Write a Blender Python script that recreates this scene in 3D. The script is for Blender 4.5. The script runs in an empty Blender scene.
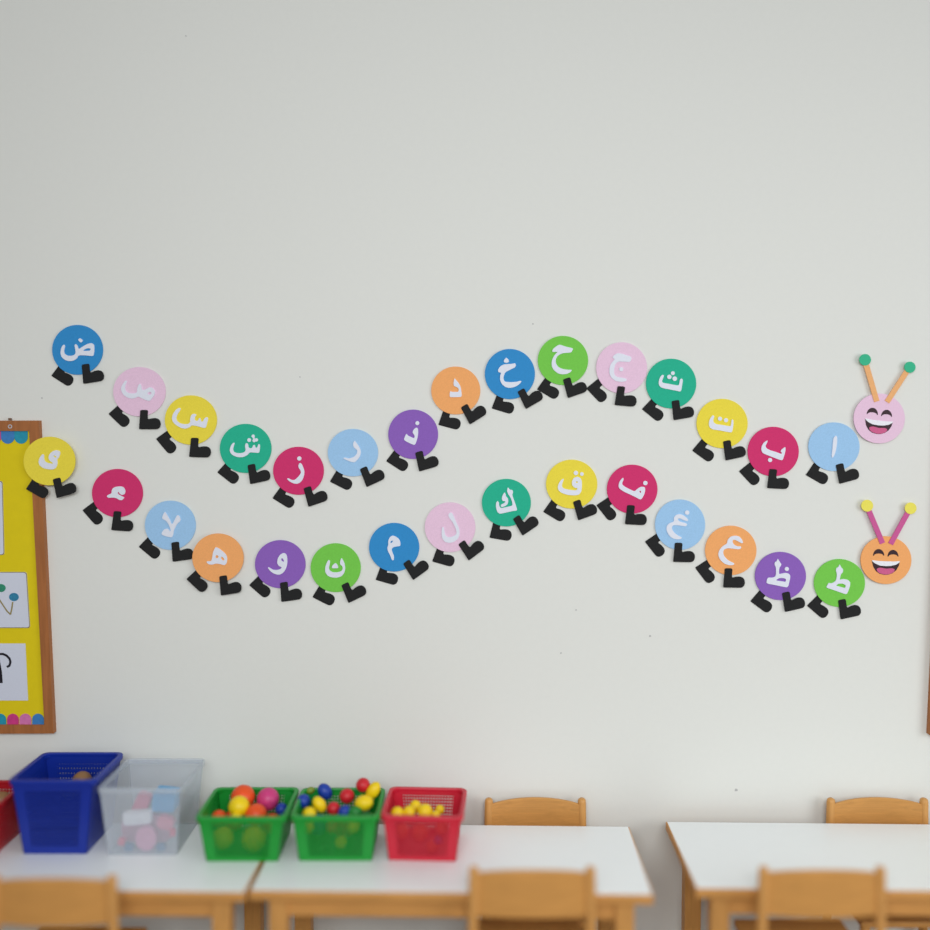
import bpy, bmesh, math, random
from mathutils import Vector
from mathutils.geometry import tessellate_polygon
random.seed(7)
sc = bpy.context.scene
COL = sc.collection

# ------------------------------------------------------------------ camera
CAM = Vector((0.0, -2.8, 1.72)); TH = math.radians(2.5)
cd = bpy.data.cameras.new('camera'); cam = bpy.data.objects.new('camera', cd); COL.objects.link(cam)
cam.location = CAM; cam.rotation_euler = (math.pi/2 - TH, 0, 0)
cd.sensor_width = 36; cd.lens = 36
cd.dof.use_dof = True; cd.dof.focus_distance = 2.8; cd.dof.aperture_fstop = 0.22
sc.camera = cam
# ------------------------------------------------------------------ world, lights, exposure
w = bpy.data.worlds.new('world'); sc.world = w; w.use_nodes = True
w.node_tree.nodes['Background'].inputs[0].default_value = (0.93, 0.96, 1.0, 1)
w.node_tree.nodes['Background'].inputs[1].default_value = 0.40
def area(name, loc, target, sx, sy, power, col):
    l = bpy.data.lights.new(name, 'AREA'); l.shape = 'RECTANGLE'; l.size = sx; l.size_y = sy
    l.energy = power; l.color = col
    o = bpy.data.objects.new(name, l); COL.objects.link(o); o.location = loc
    o.rotation_euler = (Vector(target) - Vector(loc)).to_track_quat('-Z', 'Y').to_euler()
    return o
area('window_light', (3.4, -2.7, 1.6), (0.3, 0.0, 0.6), 2.0, 1.6, 46, (0.92, 0.96, 1.0))
area('rear_fill_light', (0.0, -3.6, 2.4), (-0.1, 0, 0.1), 2.4, 1.0, 74, (0.93, 0.97, 1.0))  # added fill behind the camera to brighten wall and tables, not a window
sc.view_settings.view_transform = 'Standard'; sc.view_settings.look = 'None'
sc.view_settings.exposure = 0.0; sc.view_settings.gamma = 1; sc.view_settings.use_curve_mapping = False

# ------------------------------------------------------------------ helpers
def ray(px, py):
    u = (px-465)/930; v = (465-py)/930
    return Vector((u, math.cos(TH)+v*math.sin(TH), -math.sin(TH)+v*math.cos(TH)))
def at_y(px, py, Y=0.0):
    d = ray(px, py); return CAM + d*((Y-CAM.y)/d.y)
def at_z(px, py, Z):
    d = ray(px, py); return CAM + d*((Z-CAM.z)/d.z)
def lin(c):
    return tuple(((x/255)/12.92 if x/255 <= .04045 else ((x/255+.055)/1.055)**2.4) for x in c)
MC = {}
def mat(name, rgb, rough=.6, kind='plain', spec=.3, scale=200, amt=.06, bump=.15, alpha=1.0):
    if name in MC: return MC[name]
    m = bpy.data.materials.new(name); m.use_nodes = True; nt = m.node_tree; N = nt.nodes; L = nt.links
    b = N['Principled BSDF']; b.inputs['Roughness'].default_value = rough
    b.inputs['Specular IOR Level'].default_value = spec
    c = lin(rgb)
    tc = N.new('ShaderNodeTexCoord'); mp = N.new('ShaderNodeMapping'); L.new(tc.outputs['Object'], mp.inputs[0])
    nz = N.new('ShaderNodeTexNoise'); nz.inputs['Scale'].default_value = scale; nz.inputs['Detail'].default_value = 4
    if kind == 'wood': mp.inputs['Scale'].default_value = (1, 1, .09); nz.inputs['Distortion'].default_value = .6
    if kind == 'woodx': mp.inputs['Scale'].default_value = (.09, 1, 1); nz.inputs['Distortion'].default_value = .6
    L.new(mp.outputs[0], nz.inputs['Vector'])
    rp = N.new('ShaderNodeValToRGB'); rp.color_ramp.elements[0].position = .3; rp.color_ramp.elements[1].position = .7
    rp.color_ramp.elements[0].color = tuple(x*(1-amt) for x in c)+(1,)
    rp.color_ramp.elements[1].color = tuple(min(1, x*(1+amt)) for x in c)+(1,)
    L.new(nz.outputs['Fac'], rp.inputs[0]); L.new(rp.outputs[0], b.inputs['Base Color'])
    if bump:
        bp = N.new('ShaderNodeBump'); bp.inputs['Strength'].default_value = bump; bp.inputs['Distance'].default_value = .001
        L.new(nz.outputs['Fac'], bp.inputs['Height']); L.new(bp.outputs[0], b.inputs['Normal'])
    if alpha < 1: b.inputs['Alpha'].default_value = alpha
    MC[name] = m; return m
def link(name, me, m, parent=None, loc=None):
    o = bpy.data.objects.new(name, me); COL.objects.link(o)
    if m: me.materials.append(m)
    if parent: o.parent = parent
    if loc is not None: o.location = loc
    return o
def thing(name, label, cat, loc, rz=0, group=None):
    o = bpy.data.objects.new(name, None); COL.objects.link(o); o.empty_display_size = .05
    o.location = loc; o.rotation_euler = (0, 0, rz); tag(o, label, cat, group); return o
def tag(o, label=None, cat=None, group=None, kind=None):
    if label: o['label'] = label
    if cat: o['category'] = cat
    if group: o['group'] = group
    if kind: o['kind'] = kind
    return o
def chaikin(p, n=2, r=.2):
    for _ in range(n):
        q = []
        for i in range(len(p)):
            a = p[i]; b = p[(i+1) % len(p)]
            q.append((a[0]+(b[0]-a[0])*r, a[1]+(b[1]-a[1])*r)); q.append((a[0]+(b[0]-a[0])*(1-r), a[1]+(b[1]-a[1])*(1-r)))
        p = q
    return p
def circ(cx, cy, rx, ry=None, n=48):
    ry = ry or rx
    return [(cx+rx*math.cos(2*math.pi*i/n), cy+ry*math.sin(2*math.pi*i/n)) for i in range(n)]
def slab(bm, outer, holes, y0, y1):
    """outer/holes: lists of (x,z); a solid between depths y0 (front, smaller y) and y1 (back)"""
    loops = [outer]+list(holes)
    vl = [[Vector((x, z, 0)) for x, z in l] for l in loops]
    tris = tessellate_polygon(vl)
    flat = [p for l in loops for p in l]
    F = [bm.verts.new((x, y0, z)) for x, z in flat]; B = [bm.verts.new((x, y1, z)) for x, z in flat]
    for t in tris:
        for V in (F, B):
            try: bm.faces.new([V[i] for i in t])
            except ValueError: pass
    k = 0
    for l in loops:
        n = len(l)
        for i in range(n):
            a = k+i; b = k+(i+1) % n
            try: bm.faces.new((F[a], F[b], B[b], B[a]))
            except ValueError: pass
        k += n
def fin(bm, name, smooth=False):
    bmesh.ops.recalc_face_normals(bm, faces=bm.faces)
    me = bpy.data.meshes.new(name); bm.to_mesh(me); bm.free()
    if smooth:
        for p in me.polygons: p.use_smooth = True
    return me
def box(bm, x0, x1, y0, y1, z0, z1, bev=0):
    vs = [bm.verts.new((x, y, z)) for x in (x0, x1) for y in (y0, y1) for z in (z0, z1)]
    fs = [(0,1,3,2),(4,6,7,5),(0,4,5,1),(2,3,7,6),(0,2,6,4),(1,5,7,3)]
    ff = [bm.faces.new([vs[i] for i in f]) for f in fs]
    if bev:
        es = list({e for f in ff for e in f.edges})
        bmesh.ops.bevel(bm, geom=es, offset=bev, segments=2, affect='EDGES', profile=.6)
def tube(bm, pts, rad, n=10, cap=True):
    """rad may be a list"""
    rings = []
    for i, p in enumerate(pts):
        p = Vector(p); a = Vector(pts[max(0, i-1)]); b = Vector(pts[min(len(pts)-1, i+1)])
        t = (b-a).normalized(); up = Vector((0, 1, 0)) if abs(t.y) < .9 else Vector((1, 0, 0))
        s = t.cross(up).normalized(); q = s.cross(t); r = rad[i] if isinstance(rad, (list, tuple)) else rad
        rings.append([bm.verts.new(p+s*r*math.cos(2*math.pi*k/n)+q*r*math.sin(2*math.pi*k/n)) for k in range(n)])
    for i in range(len(rings)-1):
        for k in range(n):
            bm.faces.new((rings[i][k], rings[i][(k+1) % n], rings[i+1][(k+1) % n], rings[i+1][k]))
    if cap: bm.faces.new(rings[0]); bm.faces.new(rings[-1])

# ------------------------------------------------------------------ the setting
M_wall = mat('painted_wall', (228, 228, 221), .8, scale=60, amt=.006, bump=.12, spec=.2)
M_floor = mat('floor_vinyl', (112, 90, 70), .5, scale=20, amt=.05)
bm = bmesh.new(); box(bm, -4, 4.2, 0, .12, 0, 3.1)
wall = tag(link('wall_back', fin(bm, 'wall_back'), M_wall), 'plain off-white painted classroom wall', None, None, 'structure')
bm = bmesh.new(); box(bm, -9, 9, -12, .12, -.08, 0)
tag(link('floor', fin(bm, 'floor'), M_floor), 'grey floor below the tables', None, None, 'structure')
M_mark = mat('grey_scuff', (178, 176, 174), .9, amt=.2)
for (x, y, r) in ((576,610,1.0),(650,636,1.2),(561,653,.9),(736,790,1.7),(806.5,474.5,1.4),(42,398,.9),(186,36,.8),(533,324,.9),(300,377,.8)):
    p = at_y(x, y); bm = bmesh.new(); k = 2.8/930
    slab(bm, chaikin([(r*k*math.cos(a)*random.uniform(.7, 1.2), r*k*math.sin(a)*random.uniform(.6, 1)) for a in [i*math.pi/4 for i in range(8)]], 1), [], -.0006, .0004)
    link('scuff_mark', fin(bm, 'scuff_mark'), M_mark, wall, p)

# ------------------------------------------------------------------ cork boards on the wall
M_frame = mat('board_frame_wood', (166, 104, 58), .5, 'wood', scale=90, amt=.13)
M_yel = mat('board_yellow_paper', (228, 205, 14), .7, scale=40, amt=.02)
M_card = mat('white_card', (214, 218, 230), .55, amt=.01)
M_cardedge = mat('card_edge_line', (120, 105, 80), .6)
M_ink = mat('black_ink', (28, 26, 36), .6)
M_steel = mat('nickel_ring', (190, 190, 195), .3, spec=.6)
def ring_frame(bm, q_out, q_in, y0, y1): slab(bm, q_out, [q_in], y0, y1)
BC = at_y(56, 734); BC.y = 0
def bl(px, py, Y=-.018):
    p = at_y(px, py, Y); return (p.x-BC.x, p.z-BC.z)
board = thing('bulletin_board', 'wood-framed bulletin board backed with bright yellow paper at the left edge', 'notice board', BC)
LX = -.92
tr = bl(38.6, 420.5, -.02); br = bl(53.6, 733.5, -.02)
tri_ = bl(29.0, 431, -.02); bri = bl(44.3, 725, -.02)
bm = bmesh.new()
slab(bm, [(LX, tr[1]-.004), tr, br, (LX+.04, br[1]-.004)], [[(LX+.035, tri_[1]), tri_, bri, (LX+.075, bri[1])]], -.02, 0)
es = [e for e in bm.edges if all(abs(v.co.y+.02) < 1e-5 for v in e.verts) and len(e.link_faces) == 2 and abs(e.calc_face_angle(0)) > 1]
bmesh.ops.bevel(bm, geom=es, offset=.003, segments=2, affect='EDGES')
link('frame', fin(bm, 'frame'), M_frame, board)
bm = bmesh.new(); slab(bm, [(LX+.03, tri_[1]+.003), (tri_[0]+.003, tri_[1]+.003), (bri[0]+.003, bri[1]-.003), (LX+.07, bri[1]-.003)], [], -.012, -.001)
link('backing_paper', fin(bm, 'backing_paper'), M_yel, board)
cols = [mat('scallop_'+n, c, .6, scale=120, amt=.08) for n, c in (('blue', (62,128,190)), ('teal', (36,150,175)), ('magenta', (205,60,130)), ('pink', (214,120,175)))]
bm_i = 0
for i in range(24):     # scalloped border on the top of the board
    r = 6.7; cx = 21-13.3*i; bm = bmesh.new()
    c = bl(cx, 437, -.0135); k = 2.79/930; pts = []
    z_top = tri_[1]+.001
    pts = [(c[0]-r*k, z_top), (c[0]+r*k, z_top)] + [(c[0]+r*k*math.cos(a), c[1]-r*k*math.sin(a)) for a in [j*math.pi/14 for j in range(15)]]
    if pts[0][0] < LX+.05: break
    slab(bm, pts, [], -.0138-.0004*(i % 2), -.0122)
    link('border_scallop', fin(bm, 'border_scallop'), [cols[1], cols[0], cols[2]][i % 3], board)
for i in range(24):
    r = 5.9; cx = 38-12.6*i; bm = bmesh.new(); c = bl(cx, 719.5, -.0135); k = 2.79/930
    if c[0]-r*k < LX+.08: break
    slab(bm, [(c[0]+r*k*math.cos(a), c[1]+r*k*math.sin(a)) for a in [j*math.pi/14 for j in range(15)]] + [(c[0]-r*k, bri[1]-.001), (c[0]+r*k, bri[1]-.001)], [], -.0138-.0004*(i % 2), -.0122)
    link('border_scallop', fin(bm, 'border_scallop'), [cols[0], cols[3], cols[2], cols[1]][i % 4], board)
bm = bmesh.new(); c = bl(10, 426.5, -.021); slab(bm, [(c[0]+x, c[1]+z) for x, z in circ(0, 0, .0062)], [[(c[0]+x, c[1]+z) for x, z in circ(0, 0, .0038)]], -.0215, -.0198)
link('grommet', fin(bm, 'grommet'), M_steel, board)
bm = bmesh.new(); c = bl(10, 420, -.01); box(bm, c[0]-.004, c[0]+.004, -.014, -.006, c[1]-.001, c[1]+.006, .001); link('hanging_hook', fin(bm, 'hanging_hook'), mat('hook_brown', (120, 90, 70)), board)
def rrect(x0, z0, x1, z1, sk, r=.004):
    p = [(x0+sk, z1), (x1+sk*0, z1), (x1+sk*0+(z1-z0)*.055, z0), (x0+(z1-z0)*.055, z0)]
    out = []
    for i in range(4):
        a = Vector(p[i-1]); b = Vector(p[i]); c = Vector(p[(i+1) % 4]); u = (a-b).normalized()*r; v = (c-b).normalized()*r
        out += [tuple(b+u), tuple(b+u*.3+v*.3), tuple(b+v)]
    return out
def card(pr, pt, prb, pb, label, rounded=True, line=True):
    """pinned card, right edge at pixel column pr, rows pt..pb"""
    a = bl(pr, pt, -.0135); b = bl(prb, pb, -.0135)
    o = bpy.data.objects.new('pinned_card', None); COL.objects.link(o); o.location = (BC.x+b[0], -.0123, BC.z+b[1]); tag(o, label, 'card', 'cards pinned on the yellow board')
    h = a[1]-b[1]; sh = a[0]-b[0]; W = .26
    def q(e): 
        p = [(sh-W+e, h-e), (sh-e, h-e), (-e, e), (-W+e, e)]
        out = []
        for i in range(4):
            A = Vector(p[i-1]); B = Vector(p[i]); C_ = Vector(p[(i+1) % 4]); r = .006 if rounded else .001
            u = (A-B).normalized()*r; v = (C_-B).normalized()*r; out += [tuple(B+u), tuple(B+u*.3+v*.3), tuple(B+v)]
        return out
    bm = bmesh.new(); slab(bm, q(0), [], -.0012, 0)
    link('card_sheet', fin(bm, 'card_sheet'), M_card, o)
    if line:
        bm = bmesh.new(); slab(bm, q(0.0002), [q(.0018)], -.0015, -.0011); link('card_outline', fin(bm, 'card_outline'), M_cardedge, o)
    def loc(px, py):
        c = bl(px, py, -.0135); return (c[0]-b[0], c[1]-b[1])
    return o, loc
def stroke(bm, pts, wd, y0, y1):
    """flat ribbon through local (x,z) points"""
    L_ = []; R_ = []
    for i, p in enumerate(pts):
        a = Vector(pts[max(0, i-1)]); b = Vector(pts[min(len(pts)-1, i+1)]); t = (b-a).normalized(); n = Vector((-t.y, t.x))*wd/2
        L_.append(tuple(Vector(p)+n)); R_.append(tuple(Vector(p)-n))
    slab(bm, L_+R_[::-1], [], y0, y1)
k1 = 2.79/930
o, loc = card(2.5, 481, 4.3, 555, 'white card highest on the yellow board, only its right strip in view', line=True)
o, loc = card(26.6, 572, 30, 628, 'white card with a small twig and green and blue dots, middle of the yellow board')
for px, py, r, n, c in ((1, 588, 4.8, 'green', (50,140,110)), (14, 597, 4.9, 'blue', (50,130,165))):
    bm = bmesh.new(); c0 = loc(px, py); slab(bm, circ(c0[0], c0[1], r*k1*1.0, r*k1*.85, 20), [], -.0019, -.0011); link('leaf_drawing', fin(bm, 'leaf_drawing'), mat('leaf_'+n, c, .7, scale=300, amt=.2), o)
bm = bmesh.new(); stroke(bm, [loc(*p) for p in ((-1,599),(3,605),(7,611),(10.5,614.5))], 1.3*k1, -.0018, -.0011); stroke(bm, [loc(*p) for p in ((10.5,614.5),(11.8,609),(12.8,602))], 1.4*k1, -.00185, -.0011)
link('twig_drawing', fin(bm, 'twig_drawing'), mat('twig_brown', (150,135,85)), o)
o, loc = card(25.3, 643.5, 28, 700.5, 'white card with a black curved letter, lowest on the yellow board', rounded=False, line=False)
bm = bmesh.new(); stroke(bm, [loc(*p) for p in ((-6,660),(-3,656),(0,654),(3,654),(6.5,655.5),(9.5,658.5),(10.5,662),(9.5,665.5),(7,667))], 2.3*k1, -.0018, -.0011)
stroke(bm, [loc(*p) for p in ((-3,655),(-1,664),(.5,672),(1.3,683))], 3*k1, -.0019, -.0011)
link('letter_drawing', fin(bm, 'letter_drawing'), M_ink, o)
# second board, at the right edge
p = at_y(930.3, 735.5, -.025)
b2 = thing('bulletin_board', 'wood-framed board whose left edge just enters the photo at the right', 'notice board', (p.x, 0, p.z))
bm = bmesh.new(); H = .95; tl = .025
slab(bm, [(0, 0), (.9, 0), (.9+tl, H), (tl, H)], [[(.036, .035), (.865, .035), (.865+tl, H-.035), (.034+tl, H-.035)]], -.028, 0)
link('frame', fin(bm, 'frame'), M_frame, b2)
bm = bmesh.new(); slab(bm, [(.03, .03), (.87, .03), (.87+tl, H-.03), (.03+tl, H-.03)], [], -.012, -.001); link('backing_paper', fin(bm, 'backing_paper'), M_yel, b2)

# ------------------------------------------------------------------ caterpillars
FO = dict(rough=.75, scale=260, amt=.045, bump=.25, spec=.2)
COLS = dict(blue=(52,142,204), pink=(236,200,222), yellow=(240,220,70), teal=(40,180,144), crimson=(212,52,110), sky=(160,201,236),
            purple=(142,98,186), orange=(246,172,106), green=(120,203,78))
FM = {n: mat('foam_'+n, c, **FO) for n, c in COLS.items()}
M_boot = mat('foam_black', (36, 36, 36), .8, scale=260, amt=.12, bump=.2, spec=.2)
M_let = mat('foam_white', (228, 231, 241), .65, scale=200, amt=.02)
BOOT = [(-2,3),(6,-4),(120,-4),(235,-4),(264,1),(290,22),(302,62),(295,103),(272,132),(232,145),(190,143),(152,135),(131,129),(118,137),(118,180),(124,236),(110,252),(28,252),(14,240),(11,180),(5,100),(0,40)]
G_SEG = 'foam letter segments of the two wall caterpillars'
S = 70/930
def seg(colour, ox, oy, disc, L, R, outer, holes, dots, label, base=0.0, extra=None):
    cx, cy, rx, ry = disc
    X = lambda x: ox+x*S
    Yp = lambda y: oy+y*S
    c = at_y(X(cx), Yp(cy), -base)
    o = thing('caterpillar_segment', label, 'wall decoration', (c.x, -base, c.z), 0, G_SEG)
    def tr(pts, dp=-.006):
        r = []
        for x, y in pts:
            q = at_y(X(x), Yp(y), -base+dp); r.append((q.x-c.x, q.z-c.z))
        return r
    bm = bmesh.new(); slab(bm, tr(circ(cx, cy, rx, ry, 72), -.005), [], -.005, -.002)
    link('disc', fin(bm, 'disc'), FM[colour], o)
    for (hx, hy, a), y0, y1 in ((L, -.0022, 0.0), (R, -.0072, -.005)):
        a = math.radians(a)
        if y1 == 0: hx -= 9
        pts = [(hx+x*.945*math.cos(a)+y*math.sin(a), hy+x*.945*math.sin(a)-y*math.cos(a)) for x, y in BOOT]
        bm = bmesh.new(); slab(bm, tr(chaikin(pts, 1, .2), y0), [], y0, y1)
        link('boot', fin(bm, 'boot'), M_boot, o)
    bm = bmesh.new()
    slab(bm, tr(chaikin(outer), -.0078), [tr(chaikin(h), -.0078) for h in holes], -.0078, -.005)
    for di, d in enumerate(dots):
        slab(bm, tr(circ(d[0], d[1], d[2]*.95, d[2]*.95, 16) if not isinstance(d[0], tuple) else chaikin(list(d)), -.0078), [], -.0078-.00012*di, -.005)
    if extra: slab(bm, tr(chaikin(extra), -.0078), [], -.0078, -.005)
    link('letter', fin(bm, 'letter'), M_let, o)
    return o
SEGS = [
# upper row, left to right
('blue',42,322,(471,369,337,331),(135,712,33),(550,817,-9),
 [(430,310),(448,290),(470,312),(480,345),(490,360),(520,340),(570,308),(620,285),(660,280),(690,300),(694,340),(692,400),(680,450),(650,451),(560,442),(484,441),(462,485),(420,512),(370,522),(310,508),(262,470),(245,420),(248,370),(266,320),(290,298),(305,312),(298,345),(290,385),(300,425),(340,448),(390,450),(430,438),(447,410),(443,370)],
 [[(535,380),(600,346),(648,352),(640,380),(590,384)]], [((475,235),(505,212),(546,245),(515,278))],
 'deep blue foam disc farthest left in the upper row, with white letter dad'),
('pink',103,364,(483,368,348,328),(85,662,44),(480,862,0),
 [(300,215),(320,230),(300,270),(290,320),(300,360),(340,388),(400,392),(440,385),(452,370),(455,320),(470,280),(492,256),(508,290),(512,330),(530,352),(580,330),(620,306),(662,320),(692,365),(682,410),(655,450),(620,492),(580,484),(520,458),(470,430),(430,452),(380,462),(320,445),(270,410),(238,350),(243,300),(268,255)],
 [[(583,388),(620,366),(652,385),(625,410),(600,405)]], [], 'pink foam disc second from left in the upper row, with faint white letter sad'),
('yellow',155,392,(476,372,346,328),(25,622,50),(455,858,2),
 [(318,208),(344,222),(325,255),(295,300),(280,345),(290,385),(330,415),(390,428),(440,425),(468,405),(465,360),(480,310),(505,288),(545,293),(548,310),(530,330),(525,365),(545,385),(575,378),(583,350),(600,343),(607,375),(618,395),(640,390),(655,350),(690,330),(707,350),(692,410),(674,478),(640,476),(560,452),(490,440),(460,468),(410,488),(350,480),(280,440),(238,400),(223,355),(238,290),(273,240)],
 [], [], 'yellow foam disc with white letter sin, overlapping edge to edge with the left pink disc'),
('teal',210,419,(473,390,343,326),(108,707,38),(535,862,-12),
 [(318,312),(328,322),(315,360),(305,400),(315,435),(350,452),(400,455),(450,445),(475,420),(465,360),(470,330),(490,318),(508,340),(510,375),(530,390),(560,385),(573,345),(597,345),(602,375),(617,385),(632,370),(640,333),(662,335),(664,380),(653,453),(600,447),(525,442),(500,478),(450,503),(400,510),(340,500),(285,470),(260,425),(270,370),(293,330)],
 [], [(520,280,27),(573,228,23),(586,287,23),(615,278,24),(582,256,13)], 'teal foam disc low in the upper row at left, with three-dotted white letter shin'),
('crimson',263,442,(471,382,337,319),(137,744,32),(605,858,-19),
 [(490,274),(514,292),(534,335),(550,390),(546,440),(525,502),(490,542),(450,557),(400,549),(350,522),(316,488),(337,480),(380,505),(420,505),(450,480),(480,448),(505,410),(498,375),(475,345),(468,310)],
 [], [(482,219,30)], 'crimson foam disc lowest in the upper row, with curved white letter zay under one dot'),
('sky',317,426,(478,354,334,315),(183,737,27),(660,808,-25),
 [(500,192),(517,215),(547,255),(574,305),(584,350),(572,400),(545,440),(500,484),(455,477),(400,456),(344,428),(370,417),(420,432),(470,420),(510,395),(535,355),(535,320),(505,298),(483,270),(478,230)],
 [], [], 'light blue foam disc between crimson and purple in the upper row, letter ra'),
('purple',378,407,(467,362,331,328),(120,717,33),(548,852,-16),
 [(512,270),(532,290),(534,340),(527,400),(510,460),(489,508),(430,486),(342,440),(356,395),(378,352),(395,378),(430,395),(475,415),(488,400),(482,370),(460,345),(463,315),(485,288)],
 [], [(523,214,28)], 'purple foam disc of the upper row, with white letter dhal and one dot'),
('orange',420,362,(475,378,326,318),(255,832,15),(662,826,-32),
 [(458,210),(480,240),(515,280),(540,330),(550,390),(557,463),(478,466),(398,468),(393,430),(402,383),(418,396),(470,398),(512,395),(515,360),(495,335),(448,318),(446,270)],
 [], [], 'orange foam disc of the upper row, with small angular white letter dal'),
('blue',474,346,(477,372,333,333),(247,826,17),(690,833,-30),
 [(545,228),(559,250),(545,285),(510,300),(470,320),(420,345),(400,380),(390,430),(405,470),(440,478),(510,480),(570,475),(610,462),(636,466),(605,505),(550,542),(480,558),(420,547),(368,505),(348,455),(346,400),(362,352),(323,350),(318,315),(350,268),(395,245),(450,240),(510,236)],
 [], [((430,152),(458,180),(466,212),(430,226),(393,212),(403,180))], 'deep blue foam disc left of the highest green disc, with white letter kha'),
('green',527,333,(478,364,334,326),(145,747,31),(545,860,-19),
 [(425,155),(450,158),(520,183),(614,202),(605,230),(586,260),(520,262),(450,275),(400,310),(380,360),(385,410),(420,455),(480,480),(540,488),(600,489),(580,520),(530,544),(470,550),(410,537),(355,492),(328,440),(328,380),(348,320),(390,265),(410,250),(330,252),(343,215),(385,178)],
 [], [], 'green foam disc highest in the upper row, with undotted white letter ha'),
('pink',585,340,(487,370,338,340),(30,641,47),(397,860,5),
 [(430,173),(500,183),(560,206),(612,220),(620,250),(597,294),(520,288),(440,285),(405,320),(390,370),(385,430),(400,475),(440,495),(490,500),(554,515),(550,547),(480,557),(410,547),(350,502),(323,440),(326,370),(348,310),(400,252),(366,242),(378,208)],
 [], [(483,388,30)], 'pink foam disc between green and teal in the upper row, with faint white letter jim'),
('teal',636,357,(467,352,334,330),(92,692,39),(503,836,-10),
 [(355,235),(374,245),(360,285),(345,320),(355,342),(400,350),(480,365),(565,380),(578,350),(582,305),(600,283),(624,300),(614,370),(599,462),(540,449),(450,431),(350,413),(310,385),(300,340),(313,285),(333,250)],
 [], [(490,215,27),(443,264,31),(515,288,32)], 'teal foam disc right of the top bend, with white bowl letter tha under three dots'),
('yellow',686,395,(480,378,340,328),(95,737,36),(530,866,-12),
 [(360,265),(378,285),(364,320),(362,360),(400,388),(480,398),(560,412),(595,415),(603,370),(606,325),(630,328),(630,400),(613,498),(560,492),(450,471),(350,456),(316,430),(303,390),(310,340),(333,295)],
 [], [(452,315,29),(532,335,29)], 'yellow foam disc right of teal in the upper row, with two-dotted letter ta'),
('crimson',737,423,(482,379,340,329),(40,641,47),(405,861,3),
 [(408,230),(402,260),(378,300),(390,335),(440,362),(520,385),(588,412),(603,400),(580,380),(590,355),(643,314),(645,360),(632,420),(606,497),(560,487),(480,456),(390,421),(343,400),(323,360),(328,310),(353,265),(385,240)],
 [], [(440,492,29)], 'crimson foam disc at the right of the upper row, with white letter ba'),
('sky',799,419,(465,368,340,323),(105,743,30),(540,857,-15),
 [(492,218),(508,240),(507,320),(492,420),(467,492),(445,516),(434,500),(443,420),(450,330),(458,260),(473,235)],
 [], [], 'light blue foam disc next to the pink smiling head, with single upright stroke letter alif'),
# lower row
('yellow',14,433,(470,372,344,323),(170,742,30),(568,862,-16),
 [(380,275),(400,300),(395,340),(410,380),(450,400),(522,410),(517,397),(475,370),(456,330),(468,285),(510,243),(560,226),(607,240),(614,275),(592,330),(570,352),(577,400),(562,455),(525,484),(460,484),(390,467),(338,430),(325,385),(338,330)],
 [[(518,295),(560,308),(562,330),(530,318)]], [], 'yellow foam disc overlapping the wooden board frame, with white letter ya'),
('crimson',82,465,(470,373,338,321),(18,601,49),(390,861,4),
 [(520,283),(557,300),(577,345),(567,387),(530,400),(500,382),(488,355),(468,370),(490,395),(540,420),(564,433),(532,467),(500,467),(460,442),(420,432),(350,437),(326,417),(343,398),(393,378),(393,340),(408,308),(450,288)],
 [], [], 'crimson foam disc second from left in the lower row, with small white hamza'),
('sky',134,497,(482,375,338,326),(75,660,40),(515,857,-8),
 [(410,190),(440,240),(475,300),(500,365),(520,345),(545,290),(575,238),(602,250),(620,300),(607,330),(580,347),(552,395),(527,450),(522,500),(502,539),(440,527),(368,502),(366,475),(400,428),(440,418),(468,440),(475,465),(490,440),(468,380),(430,317),(370,287),(383,240)],
 [], [], 'light blue foam disc between crimson and orange at lower left, with branching white letters lam-alif'),
('orange',183,529,(464,383,341,323),(57,665,43),(505,880,-9),
 [(430,236),(480,260),(540,308),(577,350),(588,400),(577,460),(550,482),(500,467),(440,457),(390,474),(340,470),(308,438),(325,428),(375,430),(388,380),(398,310)],
 [circ(450,368,21,21,12), [(500,372),(525,368),(554,405),(540,424),(513,407)]], [], 'orange foam disc at the lower left, with two-holed white letter ha'),
('purple',245,536,(468,374,336,319),(67,652,41),(485,872,-8),
 [(510,223),(547,240),(562,290),(562,370),(542,440),(502,495),(450,517),(390,504),(338,470),(299,418),(320,416),(370,450),(430,452),(470,440),(490,415),(450,400),(426,360),(433,300),(463,250)],
 [[(477,300),(500,295),(520,335),(505,344),(483,325)]], [], 'purple foam disc at lower left centre, with white looped letter waw'),
('green',300,540,(474,368,333,324),(177,757,27),(645,834,-26),
 [(550,236),(567,260),(592,310),(602,380),(587,440),(552,482),(500,500),(430,500),(368,477),(336,430),(333,370),(348,320),(375,264),(400,275),(395,320),(382,370),(395,410),(440,430),(500,430),(550,415),(572,375),(560,345),(533,325),(533,280)],
 [], [((470,302),(497,330),(512,374),(470,376),(420,374),(428,340))], 'green foam disc left of centre in the lower row, white cup letter nun'),
('blue',359,519,(467,375,334,323),(233,806,16),(720,808,-36),
 [(440,220),(480,228),(532,265),(550,310),(550,360),(500,364),(450,377),(432,405),(445,445),(467,500),(462,548),(438,548),(413,480),(383,425),(376,380),(390,345),(388,290),(408,243)],
 [[(413,314),(430,288),(457,288),(432,320)]], [], 'deep blue foam disc of the lower row, with white letter mim and its straight tail'),
('pink',414,499,(480,375,336,330),(253,827,16),(728,814,-37),
 [(480,177),(512,190),(537,250),(572,330),(602,400),(607,470),(582,532),(530,572),(470,584),(410,572),(373,520),(366,450),(373,372),(397,378),(405,430),(415,480),(450,510),(500,505),(550,480),(568,450),(550,380),(515,310),(468,250),(452,212)],
 [], [], 'pink foam disc in the middle of the lower row, with faint white hooked letter lam'),
('teal',471,476,(470,354,326,316),(257,817,10),(685,788,-34),
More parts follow.
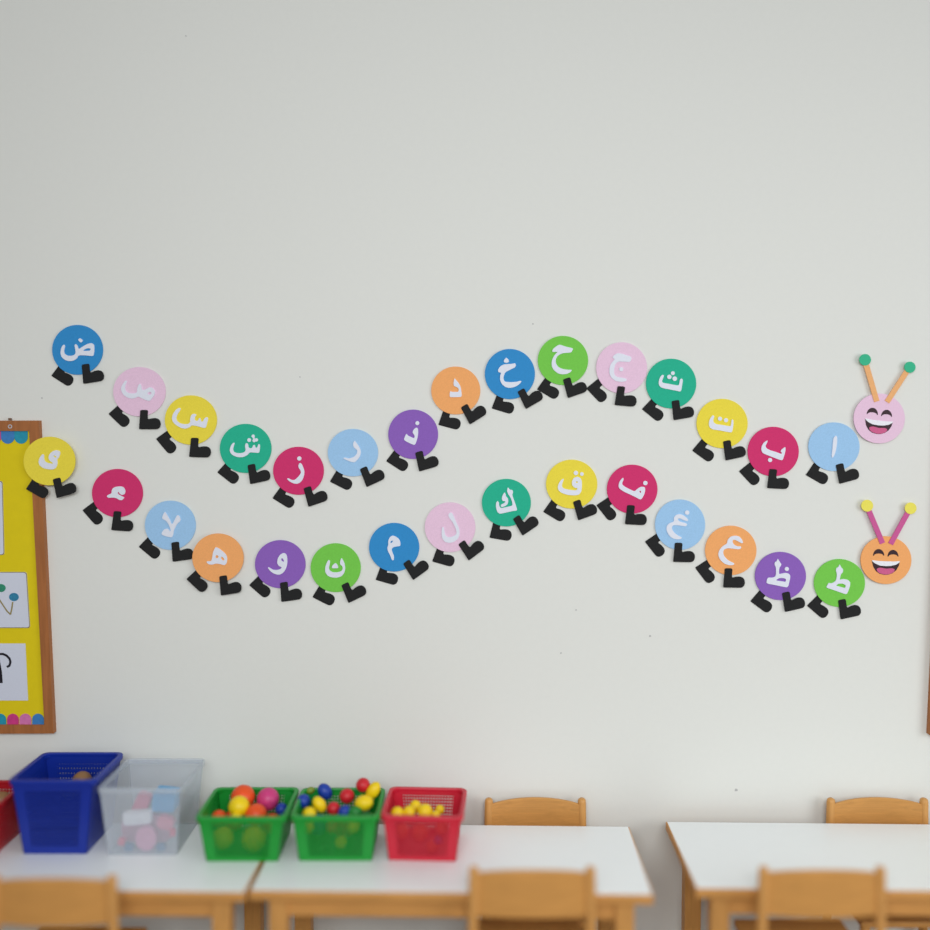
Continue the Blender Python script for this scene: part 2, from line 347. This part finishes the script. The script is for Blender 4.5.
 [(490,145),(515,183),(552,186),(560,215),(547,250),(572,320),(597,390),(616,458),(560,464),(460,487),(380,504),(348,475),(330,410),(333,360),(350,330),(372,350),(374,395),(395,430),(460,415),(553,395),(548,350),(528,290),(493,240),(478,200)],
 [], [], 'teal foam disc in the middle of the lower row, with white letter kaf'),
('yellow',536,457,(474,360,341,325),(108,727,31),(563,838,-20),
 [(545,260),(587,275),(610,320),(610,400),(602,460),(570,502),(510,510),(420,504),(338,477),(296,440),(288,395),(308,340),(343,298),(370,286),(365,315),(348,350),(345,395),(370,420),(440,435),(520,445),(548,435),(550,412),(515,410),(478,375),(478,320),(503,278)],
 [circ(543,335,13,13,10)], [(530,212,31),(610,226,26)], 'yellow foam disc highest in the lower row, with two-dotted white letter qaf'),
('crimson',597,460,(468,387,336,325),(5,601,52),(375,849,3),
 [(350,233),(354,262),(335,300),(335,325),(370,355),(430,385),(500,420),(540,380),(590,353),(637,360),(642,400),(627,460),(592,520),(570,524),(520,497),(430,454),(350,417),(298,380),(285,345),(298,290),(328,250)],
 [[(570,402),(590,420),(580,442),(563,420)]], [(643,306,31)], 'crimson foam disc right of the highest yellow one in the lower row, letter fa'),
('sky',644,496,(480,381,333,334),(25,606,52),(392,872,1),
 [(470,240),(510,248),(562,283),(592,320),(575,334),(530,322),(480,297),(450,300),(455,325),(490,345),(550,358),(577,375),(557,404),(510,397),(440,387),(390,387),(370,410),(375,450),(410,495),(460,530),(506,550),(492,572),(430,577),(368,557),(323,510),(298,450),(303,400),(338,360),(400,342),(396,290),(423,253)],
 [], [(574,220,31)], 'light blue foam disc right of centre in the lower row, white letter ghayn'),
('orange',695,522,(476,377,341,328),(15,607,53),(378,866,1),
 [(540,180),(592,193),(627,235),(640,277),(620,285),(580,260),(530,235),(500,240),(500,270),(520,305),(570,325),(614,323),(612,352),(580,364),(510,354),(440,347),(390,360),(372,400),(385,450),(430,500),(480,530),(526,550),(512,572),(450,574),(388,552),(333,500),(308,440),(320,380),(368,320),(428,288),(433,240),(473,193)],
 [], [], 'orange foam disc between light blue and purple at lower right, with undotted white letter ayn'),
('purple',745,548,(472,372,339,320),(85,706,37),(535,847,-13),
 [(437,138),(457,178),(485,213),(477,240),(457,257),(450,350),(490,340),(545,330),(587,343),(604,375),(594,430),(572,525),(500,514),(400,492),(284,472),(293,420),(308,393),(370,395),(412,375),(414,260),(393,222),(398,190),(423,175)],
 [[(406,432),(450,400),(510,398),(548,415),(542,452),(500,444)]], [(557,279,29)], 'purple foam disc at lower right, with white letter za, a tall stem and one dot'),
('green',804,555,(472,372,339,318),(55,673,41),(492,852,-12),
 [(475,122),(494,163),(523,193),(514,235),(492,252),(482,290),(475,330),(520,318),(582,328),(617,365),(612,410),(592,470),(569,524),(500,504),(400,467),(294,434),(313,400),(328,370),(370,378),(427,345),(440,260),(426,212),(428,178),(460,158)],
 [[(420,407),(460,380),(520,380),(558,405),(547,442),(500,427)]], [], 'green foam disc next to the orange smiling head, white letter with tall stem'),
]
KAF_MARK = [(445,215),(462,240),(464,270),(487,290),(497,330),(487,375),(450,402),(403,414),(393,385),(420,370),(450,355),(460,335),(418,332),(408,300),(418,260)]
for i, s in enumerate(SEGS):
    base = 0.0
    if i == 15: base = .0205        # rests on the board's frame
    if i == 18: base = .0075        # lies over its neighbour's boot
    if i == 2: base = .0005
    seg(*s, base=base, extra=KAF_MARK if i == 23 else None)

# caterpillar heads
M_face = mat('print_dark_brown', (50, 24, 32), .5); M_teeth = mat('print_white', (240, 240, 244), .5); M_tongue = mat('print_tongue', (208, 92, 138), .5)
def arc_eye(x0, x1, yb, yt):
    cx = (x0+x1)/2; w_ = (x1-x0)/2; out = []
    for j in range(17):
        a = math.pi*j/16; out.append((cx-w_*math.cos(a), yb-(yb-yt)*math.sin(a)))
    for j in range(17):
        a = math.pi*(16-j)/16; out.append((cx-(w_-9)*math.cos(a), yb-2-(yb-yt)*.30*math.sin(a)))
    return out
def head(ox, oy, cen, r, rot, off, colour, rodcol, tipcol, rods, label, base=.0055):
    s = 100/930; X = lambda p: (ox+p[0]*s, oy+p[1]*s)
    c = at_y(*X(cen), -base); o = thing('smiling_caterpillar', label, 'wall decoration', (c.x, -base, c.z), 0, 'smiling caterpillar heads')
    def tr(pts):
        res = []
        for p in pts:
            q = at_y(*X(p), -base-.0045); res.append((q.x-c.x, q.z-c.z))
        return res
    def face(pts):      # features are drawn around (430,653) and turned to this head
        a = math.radians(rot); out = []
        for x, y in pts:
            dx, dy = x-430, y-653
            out.append((cen[0]+off[0]+dx*math.cos(a)-dy*math.sin(a), cen[1]+off[1]+dx*math.sin(a)+dy*math.cos(a)))
        return tr(out)
    bm = bmesh.new(); slab(bm, tr(circ(*cen, *r, 72)), [], -.0035, 0); link('face_disc', fin(bm, 'face_disc'), FM[colour], o)
    for e in (arc_eye(308, 413, 612, 549), arc_eye(443, 545, 620, 557)):
        bm = bmesh.new(); slab(bm, face(e), [], -.0041, -.0034); link('eye', fin(bm, 'eye'), M_face, o)
    bm = bmesh.new(); slab(bm, face([(296,656),(340,662),(430,672),(500,676),(557,664),(548,705),(525,745),(490,774),(450,788),(415,790),(370,780),(335,755),(310,715)]), [], -.0041, -.0034)
    mo = link('mouth', fin(bm, 'mouth'), M_face, o)
    bm = bmesh.new(); slab(bm, face([(298,652),(360,660),(430,663),(500,665),(557,662),(552,675),(520,695),(470,706),(425,708),(370,702),(330,685),(302,664)]), [], -.0046, -.0038)
    link('teeth', fin(bm, 'teeth'), M_teeth, mo)
    bm = bmesh.new(); slab(bm, face(chaikin([(338,735),(365,722),(395,724),(425,732),(455,730),(485,727),(512,738),(500,765),(460,783),(415,787),(370,775),(348,757)])), [], -.0046, -.0038)
    link('tongue', fin(bm, 'tongue'), M_tongue, mo)
    for (tx, ty, tr_), (bx, by), wd in rods:
        d = Vector((bx-tx, by-ty)).normalized(); n = Vector((-d.y, d.x))*wd/2; A = Vector((tx, ty)); B = Vector((bx, by))
        bm = bmesh.new(); slab(bm, tr([tuple(A+n), tuple(B+n), tuple(B-n), tuple(A-n)]), [], -.0058, -.0035)
        ro = link('antenna', fin(bm, 'antenna'), rodcol, o)
        bm = bmesh.new(); slab(bm, tr(circ(tx, ty, tr_, tr_, 32)), [], -.008, -.0058); link('antenna_tip', fin(bm, 'antenna_tip'), tipcol, ro)
M_rod_o = mat('stick_orange', (240, 178, 118), .7, amt=.05); M_rod_p = mat('stick_magenta', (205, 90, 150), .7, amt=.05)
head(840, 345, (367, 683), (238, 232), 4.5, (0, 10), 'pink', M_rod_o, mat('foam_mint', (62, 185, 140), **FO),
     [((230,138,54), (342,525), 50), ((646,207,52), (437,530), 48)], 'pink smiling caterpillar head with orange antennae and green tips, upper right')
head(840, 490, (430, 653), (236, 222), 0, (0, 0), 'orange', M_rod_p, mat('foam_lemon', (240, 228, 96), **FO),
     [((249,145,55), (395,495), 48), ((653,169,54), (470,502), 48)], 'orange smiling caterpillar head with magenta antennae and yellow tips, lower right')

# ------------------------------------------------------------------ tables
TZ = .53
M_wood = mat('beech_legs', (206, 150, 84), .45, 'wood', scale=110, amt=.1)
M_woodx = mat('beech_rails', (206, 148, 82), .45, 'woodx', scale=110, amt=.1)
M_lam = mat('white_laminate', (244, 246, 245), .28, scale=30, amt=.005, bump=0, spec=.5)
def table(cx, cy, W, D, rz, label):
    t = thing('classroom_table', label, 'table', (cx, cy, 0), rz, 'white-topped beech tables along the wall')
    bm = bmesh.new(); box(bm, -W/2, W/2, -D/2, D/2, TZ-.026, TZ-.0012, .003); tt = link('tabletop', fin(bm, 'tabletop'), M_woodx, t)
    bm = bmesh.new(); box(bm, -W/2+.004, W/2-.004, -D/2+.004, D/2-.004, TZ-.002, TZ, .0006); link('laminate_surface', fin(bm, 'laminate_surface'), M_lam, tt)
    i = .045; l = .048; az0 = TZ-.026-.055
    for sx in (-1, 1):
        for sy in (-1, 1):
            bm = bmesh.new(); x = sx*(W/2-i-l/2); y = sy*(D/2-.022-l/2); box(bm, x-l/2, x+l/2, y-l/2, y+l/2, 0, TZ-.026, .004)
            link('leg', fin(bm, 'leg'), M_wood, t)
    for sy in (-1, 1):
        y = sy*(D/2-.022-.018); bm = bmesh.new(); box(bm, -W/2+i+l, W/2-i-l, y-.01, y+.01, az0, TZ-.026, .001); link('apron', fin(bm, 'apron'), M_woodx, t)
    for sx in (-1, 1):
        x = sx*(W/2-i-.018); bm = bmesh.new(); box(bm, x-.01, x+.01, -D/2+.022+l, D/2-.022-l, az0, TZ-.026, .001); link('apron', fin(bm, 'apron'), M_woodx, t)
    return t
W2 = 1.03; D2 = .405; RZ = math.radians(-1.3)
def tab_from_front_left(px, py, W, label):
    p = at_z(px, py, TZ); c, s = math.cos(RZ), math.sin(RZ); lx, ly = W/2, D2/2
    return table(p.x+lx*c-ly*s, p.y+lx*s+ly*c, W, D2, RZ, label)
tab_from_front_left(249, 890.5, W2, 'middle white-topped table carrying the right green bin and the pinkish red bin')
tab_from_front_left(696, 888.5, W2, 'right white-topped table with no bins on it')
p = at_z(245, 892.5, TZ); c, s = math.cos(RZ), math.sin(RZ)
table(p.x-W2/2*c-D2/2*s, p.y-W2/2*s+D2/2*c, W2, D2, RZ, 'left white-topped table carrying the blue bin and the clear bin')

# ------------------------------------------------------------------ chairs
M_ch = mat('beech_chair', (208, 152, 86), .42, 'wood', scale=120, amt=.09)
M_chx = mat('beech_chair_rail', (204, 147, 80), .42, 'woodx', scale=120, amt=.09)
def chair():
    t = bpy.data.objects.new('child_chair', None); COL.objects.link(t)
    W = .306; H = .591; r = .0125
    for sx in (-1, 1):
        bm = bmesh.new(); x1 = sx*(W/2-r); x0 = x1+sx*.006
        tube(bm, [(x0, -.13, 0), (x0, -.13, .28), (x1, -.13, H-.012), (x1, -.13, H-.004), (x1, -.13, H)], [r, r, r, r*.9, r*.55], 16)
        link('back_post', fin(bm, 'back_post', True), M_ch, t)
        bm = bmesh.new(); tube(bm, [(sx*.125, .085, 0), (sx*.125, .085, .318)], .014, 14); link('front_leg', fin(bm, 'front_leg', True), M_ch, t)
        bm = bmesh.new(); tube(bm, [(sx*.13, -.13, .14), (sx*.125, .085, .14)], .008, 10); link('stretcher', fin(bm, 'stretcher', True), M_ch, t)
    bm = bmesh.new(); box(bm, -.143, .143, -.118, .104, .318, .335, .005); link('seat', fin(bm, 'seat'), M_chx, t)
    # curved back rail
    bm = bmesh.new(); n = 20; G = []
    for i in range(n+1):
        u = i/n*2-1; x = u*(W/2-r*1.2); y = -.126-.016*(1-u*u); zt = H-.0185+.016*(1-u*u)**.8; zb = H-.118
        G.append([bm.verts.new((x, y+dy, z)) for dy, z in ((-.0055, zb), (-.0055, zt-.003), (-.003, zt), (.003, zt), (.0055, zt-.003), (.0055, zb))])
    for i in range(n):
        for k in range(6):
            bm.faces.new((G[i][k], G[i][(k+1) % 6], G[i+1][(k+1) % 6], G[i+1][k]))
    bm.faces.new(G[0]); bm.faces.new(G[-1])
    link('backrest', fin(bm, 'backrest'), M_chx, t)
    return t
ch0 = chair(); kids = list(ch0.children)
def chair_at(px, Yb, facing_wall, label, first=False, sz=1.0):
    if first: o = ch0
    else:
        o = ch0.copy(); COL.objects.link(o)
        for k in kids:
            q = k.copy(); q.parent = o; COL.objects.link(q)
    x = at_y(px, 860, Yb).x
    o.location = (x, Yb+.13 if facing_wall else Yb-.13, 0); o.rotation_euler = (0, 0, 0 if facing_wall else math.pi); o.scale = (sz, sz, sz)
    tag(o, label, 'chair', 'beech children chairs at the tables')
chair_at(532, -.512, True, 'beech chair in the middle front, its back before the middle table', True, 1.038)
chair_at(821.5, -.512, True, 'beech chair at the front right, its back before the right table', sz=1.038)
chair_at(53.5, -.545, True, 'beech chair at the bottom left corner, its back before the left table', sz=1.028)
for px, lb in ((535.2, 'beech chair against the wall behind the middle table, right of the pinkish red bin'), (876.5, 'beech chair against the wall behind the right table')):
    o = px
    x = at_y(px, 810, -.03).x
    c_ = ch0.copy(); COL.objects.link(c_)
    for k in kids:
        q = k.copy(); q.parent = c_; COL.objects.link(q)
    c_.location = (x, -.035-.13, 0); c_.rotation_euler = (0, 0, math.pi); c_.scale = (1, 1, 1); tag(c_, lb, 'chair', 'beech children chairs at the tables')

# ------------------------------------------------------------------ storage bins
def plastic(name, rgb, **k): return mat('plastic_'+name, rgb, .38, scale=40, amt=.02, bump=0, spec=.45, **k)
PB = plastic('blue', (14, 44, 148)); PG = plastic('green', (18, 146, 48)); PR = plastic('red', (204, 34, 56)); PR2 = plastic('deep_red', (178, 22, 34))
PC = mat('plastic_clear', (212, 220, 228), .25, scale=30, amt=.02, bump=0, spec=.5, alpha=.27)
def bin_(x0, x1, yf, yb, zt, tx, ty, m, label, rz=0, lattice=True, rim=.012, fu=.42, fv=.36):
    """x0..x1 rim width at front, yf/yb rim front/back; tapers by tx,ty towards base"""
    cx = (x0+x1)/2; cy = (yf+yb)/2; W = x1-x0; D = yb-yf; H = zt-TZ
    t = thing('storage_bin', label, 'bin', (cx, cy, TZ+.0005), rz, 'plastic storage bins on the tables')
    def pt(side, u, v):     # u along the side 0..1, v height 0..1
        hx = W/2-rim*.7-tx*(1-v); hy = D/2-rim*.7-ty*(1-v)
        P = {0: ((-hx, -hy), (hx, -hy)), 1: ((hx, -hy), (hx, hy)), 2: ((hx, hy), (-hx, hy)), 3: ((-hx, hy), (-hx, -hy))}[side]
        return Vector((P[0][0]+(P[1][0]-P[0][0])*u, P[0][1]+(P[1][1]-P[0][1])*u, v*(H-.002)))
    def strip(bm, side, u0, u1, v0, v1, th=.0022):
        nrm = {0: Vector((0, 1, 0)), 1: Vector((-1, 0, 0)), 2: Vector((0, -1, 0)), 3: Vector((1, 0, 0))}[side]
        A = [pt(side, u0, v0), pt(side, u1, v0), pt(side, u1, v1), pt(side, u0, v1)]
        V = [bm.verts.new(a) for a in A]+[bm.verts.new(a+nrm*th) for a in A]
        for f in ((0,1,2,3), (7,6,5,4), (0,4,5,1), (1,5,6,2), (2,6,7,3), (3,7,4,0)): bm.faces.new([V[i] for i in f])
    bm = bmesh.new()
    hx = W/2-rim*.7-tx; hy = D/2-rim*.7-ty; box(bm, -hx, hx, -hy, hy, 0, .003)
    for sd in range(4):
        if lattice:
            strip(bm, sd, 0, .14, 0, 1); strip(bm, sd, .86, 1, 0, 1); strip(bm, sd, .14, .86, 0, .1); strip(bm, sd, .14, .86, .86, 1)
        else: strip(bm, sd, 0, 1, 0, 1)
    body = link('bin_body', fin(bm, 'bin_body'), m, t)
    if lattice:
        for sd in range(4):
            bm = bmesh.new(); nu, nv = 18, 11
            for i in range(nu): u = .14+.72*(i+.22)/nu; strip(bm, sd, u, u+.72/nu*fu, .1, .86, .0016)
            for j in range(nv): v = .1+.76*(j+.22)/nv; strip(bm, sd, .14, .86, v, v+.76/nv*fv, .0019)
            link('mesh_panel', fin(bm, 'mesh_panel'), m, t)
    bm = bmesh.new()        # rolled rim with rounded corners
    def loop(ex, z, r=.02):
        out = []
        for sx, sy, a0 in ((1, -1, -90), (1, 1, 0), (-1, 1, 90), (-1, -1, 180)):
            for j in range(6):
                a = math.radians(a0+18*j); out.append((sx*(W/2-ex-r)+r*math.cos(a), sy*(D/2-ex-r)+r*math.sin(a), z))
        return out
    LL = [loop(rim*.9, H-.014), loop(0.0005, H-.014), loop(0, H-.003), loop(.002, H), loop(rim*.85, H), loop(rim, H-.003)]
    R_ = [[bm.verts.new(q) for q in l] for l in LL]
    for i in range(len(R_)):
        a = R_[i]; b = R_[(i+1) % len(R_)]
        for k in range(len(a)): bm.faces.new((a[k], a[(k+1) % len(a)], b[(k+1) % len(a)], b[k]))
    link('rim', fin(bm, 'rim'), m, t)
    return t
def rim_solve(yf_px, Yf):  return at_y(465, yf_px, Yf).z
def mkbin(flx, frx, yfr, ybot, ybk, taper_px, m, label, rz=0, lattice=True, **kw):
    Yb0 = at_z(465, ybot, TZ).y             # front of the base
    Yf = Yb0-.019; zt = rim_solve(yfr, Yf); yb = at_z(465, ybk, zt).y
    x0 = at_y(flx, yfr, Yf).x; x1 = at_y(frx, yfr, Yf).x
    k = (Yf+2.8)/930
    return bin_(x0, x1, Yf, yb, zt, max(.004, taper_px*k-.008), .010, m, label, rz, lattice, **kw), (Yf, yb, zt)
mkbin(-90, -4, 808, 858, 780, 8, PR2, 'dark red bin cut off by the left edge, beside the blue bin')
mkbin(6.5, 95, 781, 854, 752, 12.5, PB, 'tall dark blue plastic bin at the left', fu=.68, fv=.66)
mkbin(95, 183, 789, 855, 758, 9.5, PC, 'translucent colourless plastic bin between the blue and green bins', lattice=False)
mkbin(194, 286, 818, 861.5, 787, 10, PG, 'left green bin, filled with big orange, yellow and pink balls')
mkbin(289, 379.5, 817, 861, 787.5, 8.5, PG, 'right green bin, heaped with small red, blue and yellow toys')
mkbin(381.5, 465.5, 817, 861, 787, 8, PR, 'bright pinkish red bin holding small yellow balls, beside the wall chair', rz=math.radians(-3))

# toys
TC = {n: mat('toy_'+n, c, .4, scale=60, amt=.03, bump=0, spec=.4) for n, c in dict(orange=(236, 84, 30), yellow=(244, 208, 16), pink=(206, 62, 124), red=(204, 34, 44), blue=(26, 62, 160), green=(30, 130, 50), lime=(130, 150, 50), brown=(150, 110, 70)).items()}
def ball_mesh(r, el=1.0):
    bm = bmesh.new(); bmesh.ops.create_uvsphere(bm, u_segments=28, v_segments=18, radius=r)
    for v in bm.verts:      # moulded seam round the middle
        if abs(v.co.z) < r*.02: v.co.x *= 1.015; v.co.y *= 1.015
        v.co.z *= el
    return fin(bm, 'toy', True)
def toy_at(px, py, Y, r, col, label, grp, el=1.0, rot=(0, 0, 0), name='toy_ball', cat='ball'):
    p = at_y(px, py, Y); o = link(name, ball_mesh(r, el), TC[col], None, p); o.rotation_euler = rot
    tag(o, label, cat, grp); return o
G1 = 'toy balls in the left green bin'
toy_at(243, 797, -.165, .034, 'orange', 'orange ball at the back of the left green bin, topmost there', G1)
toy_at(268, 799, -.165, .032, 'pink', 'pink ball at the back right of the left green bin', G1)
toy_at(239, 806.5, -.225, .029, 'yellow', 'yellow ball in front of the orange one in the left green bin', G1)
toy_at(256, 815, -.232, .031, 'orange', 'orange ball before the pink one in the left green bin', G1)
toy_at(281.5, 809, -.19, .017, 'blue', 'small blue ball at the right end of the left green bin', G1)
toy_at(219, 818, -.225, .022, 'orange', 'small orange ball at the left end of the left green bin', G1)
toy_at(223, 838, -.262, .030, 'yellow', 'yellow ball showing faintly through the left green bin front, left of two', G1)
toy_at(254, 839, -.264, .034, 'yellow', 'large yellow ball showing faintly through the left green bin front, right of two', G1)
toy_at(236, 818.5, -.262, .016, 'yellow', 'small yellow ball just inside the front rim of the left green bin', G1)
toy_at(272, 824, -.19, .03, 'orange', 'orange ball low in the back of the left green bin', G1)
toy_at(234, 820, -.18, .03, 'orange', 'orange ball low in the left of the left green bin', G1)
G2 = 'small plastic toys in the right green bin'
def bead(px, py, Y, r, col, label, el, ang):
    return toy_at(px, py, Y, r, col, label, G2, el, (0, math.radians(ang), 0), 'toy_egg', 'toy')
toy_at(303.5, 801, -.20, .019, 'blue', 'blue ball at the left end of the right green bin', G2)
bead(325, 791.5, -.16, .019, 'blue', 'blue egg-shaped toy at the back of the right green bin', 1.3, -35)
bead(319.5, 804.5, -.22, .017, 'yellow', 'yellow egg-shaped toy below the blue one in the right green bin', 1.45, -35)
toy_at(309.5, 814, -.26, .019, 'yellow', 'yellow ball at the front left of the right green bin', G2)
toy_at(333.5, 808.5, -.225, .018, 'red', 'light red ball in the front middle of the right green bin', G2)
bead(344.5, 811.5, -.245, .016, 'blue', 'dark blue egg-shaped toy by the front rim of the right green bin', 1.2, 60)
toy_at(347, 796, -.19, .021, 'red', 'red ball in the middle of the right green bin', G2)
toy_at(363, 785, -.17, .020, 'red', 'red ball topmost in the right green bin', G2)
bead(373, 791, -.18, .018, 'yellow', 'long yellow toy leaning at the right back corner of the right green bin', 1.6, 32)
bead(364, 803, -.23, .0215, 'yellow', 'plump yellow egg-shaped toy at the right front of the right green bin', 1.22, 80)
bead(310.5, 790.5, -.14, .010, 'lime', 'tiny olive toy at the back left of the right green bin', 1.3, 70)
bead(355, 812, -.25, .016, 'green', 'green toy by the front rim of the right green bin', 1.3, 80)
for q, (px, py, cl, wh) in enumerate(((308, 827, 'yellow', 'at the top left'), (332, 827, 'red', 'at the top middle'), (353.5, 827, 'yellow', 'at the top right'), (341, 842, 'yellow', 'low in the middle'), (323, 849, 'green', 'at the bottom left'))):
    toy_at(px, py, -.277, .017, cl, cl+' ball glimpsed '+wh+' through the mesh front of the right green bin', G2)
for px, py, Y, cl, wh in ((318, 825, -.19, 'blue', 'left'), (344, 828, -.19, 'red', 'middle'), (366, 822, -.19, 'green', 'right')):
    toy_at(px, py, Y, .03, cl, cl+' ball buried deep in the right green bin, '+wh, G2)
G3 = 'small yellow balls in the pinkish red bin'
for px, py, Y, r, wh in ((397.5, 813.5, -.25, .0185, 'at the left end'), (409.5, 812, -.24, .0175, 'second from left'), (415.5, 806, -.20, .016, 'at the back, highest of them'),
                         (425, 811.5, -.25, .021, 'largest, right of the middle'), (440, 809.5, -.2, .013, 'small, apart at the right'), (436, 815, -.26, .012, 'small, against the front rim at right')):
    toy_at(px, py, Y, r, 'yellow', 'yellow ball in the pinkish red bin, '+wh, G3)
for px, py, Y, r, cl, wh in ((402, 831, -.27, .02, 'orange', 'upper left'), (420, 833, -.26, .024, 'orange', 'middle'), (442, 828, -.27, .018, 'orange', 'upper right'), (432, 847, -.27, .017, 'orange', 'bottom right'), (438, 840, -.275, .012, 'blue', 'right')):
    toy_at(px, py, Y, r, cl, cl+' ball showing through the mesh front of the pinkish red bin, '+wh, G3)
toy_at(82, 781, -.12, .028, 'brown', 'tan ball low inside the tall blue bin', 'things inside the blue bin')
toy_at(70, 790, -.14, .028, 'lime', 'olive ball low inside the tall blue bin', 'things inside the blue bin')
toy_at(2, 800, -.17, .024, 'brown', 'tan ball inside the dark red bin at the left edge', 'things inside the dark red bin')
toy_at(-14, 802, -.17, .026, 'brown', 'tan ball in the dark red bin, cut by the left edge', 'things inside the dark red bin')
# things in the clear bin
def packet(px, py, Y, w_, h_, d_, rgb, nm, label, rot=0, rounded=.25):
    bm = bmesh.new(); r = min(w_, h_)*rounded
    pts = []
    for sx, sy, a0 in ((1, 1, 0), (-1, 1, 90), (-1, -1, 180), (1, -1, 270)):
        for j in range(5):
            a = math.radians(a0+22.5*j); pts.append((sx*(w_/2-r)+r*math.cos(a), sy*(h_/2-r)+r*math.sin(a)))
    slab(bm, pts, [], -d_/2, d_/2)
    p = at_y(px, py, Y); o = link(nm, fin(bm, nm), mat(nm+label[:12].replace(' ', '_'), rgb, .5, scale=90, amt=.12), None, p); o.rotation_euler = (0, math.radians(rot), 0)
    tag(o, label, 'toy box', 'packs inside the clear bin'); return o
packet(166, 799, -.20, .062, .055, .05, (60, 160, 215), 'toy_box', 'light blue box high in the clear bin at the right', 4, .08)
packet(142, 804, -.20, .038, .065, .03, (218, 110, 140), 'toy_box', 'rose pink box upright in the clear bin, left of the light blue one', 25, .1)
packet(138, 817, -.236, .078, .036, .02, (236, 236, 240), 'toy_box', 'flat white box in the clear bin below the rose one', -4, .2)
packet(146.5, 838, -.252, .056, .068, .012, (222, 150, 180), 'toy_pouch', 'oval pink pouch against the front of the clear bin', 0, .5)
packet(148, 827.5, -.215, .145, .075, .02, (190, 140, 158), 'toy_pouch', 'wide dusty pink pouch lying behind the oval one in the clear bin', 0, .4)
packet(166, 822, -.238, .046, .036, .018, (226, 130, 155), 'toy_pouch', 'pink pouch below the light blue box in the clear bin', 20, .4)
packet(129, 847, -.25, .022, .02, .012, (60, 110, 150), 'toy_block', 'small blue block at the bottom left of the clear bin', 10, .15)
packet(161, 847, -.25, .022, .02, .012, (60, 110, 150), 'toy_block', 'small blue block at the bottom right of the clear bin', -12, .15)
packet(122, 841, -.25, .018, .02, .012, (222, 80, 110), 'toy_block', 'small red block at the left front of the clear bin', 20, .15)
packet(173, 832, -.25, .014, .02, .012, (200, 60, 70), 'toy_block', 'small red block at the right front of the clear bin', 5, .15)
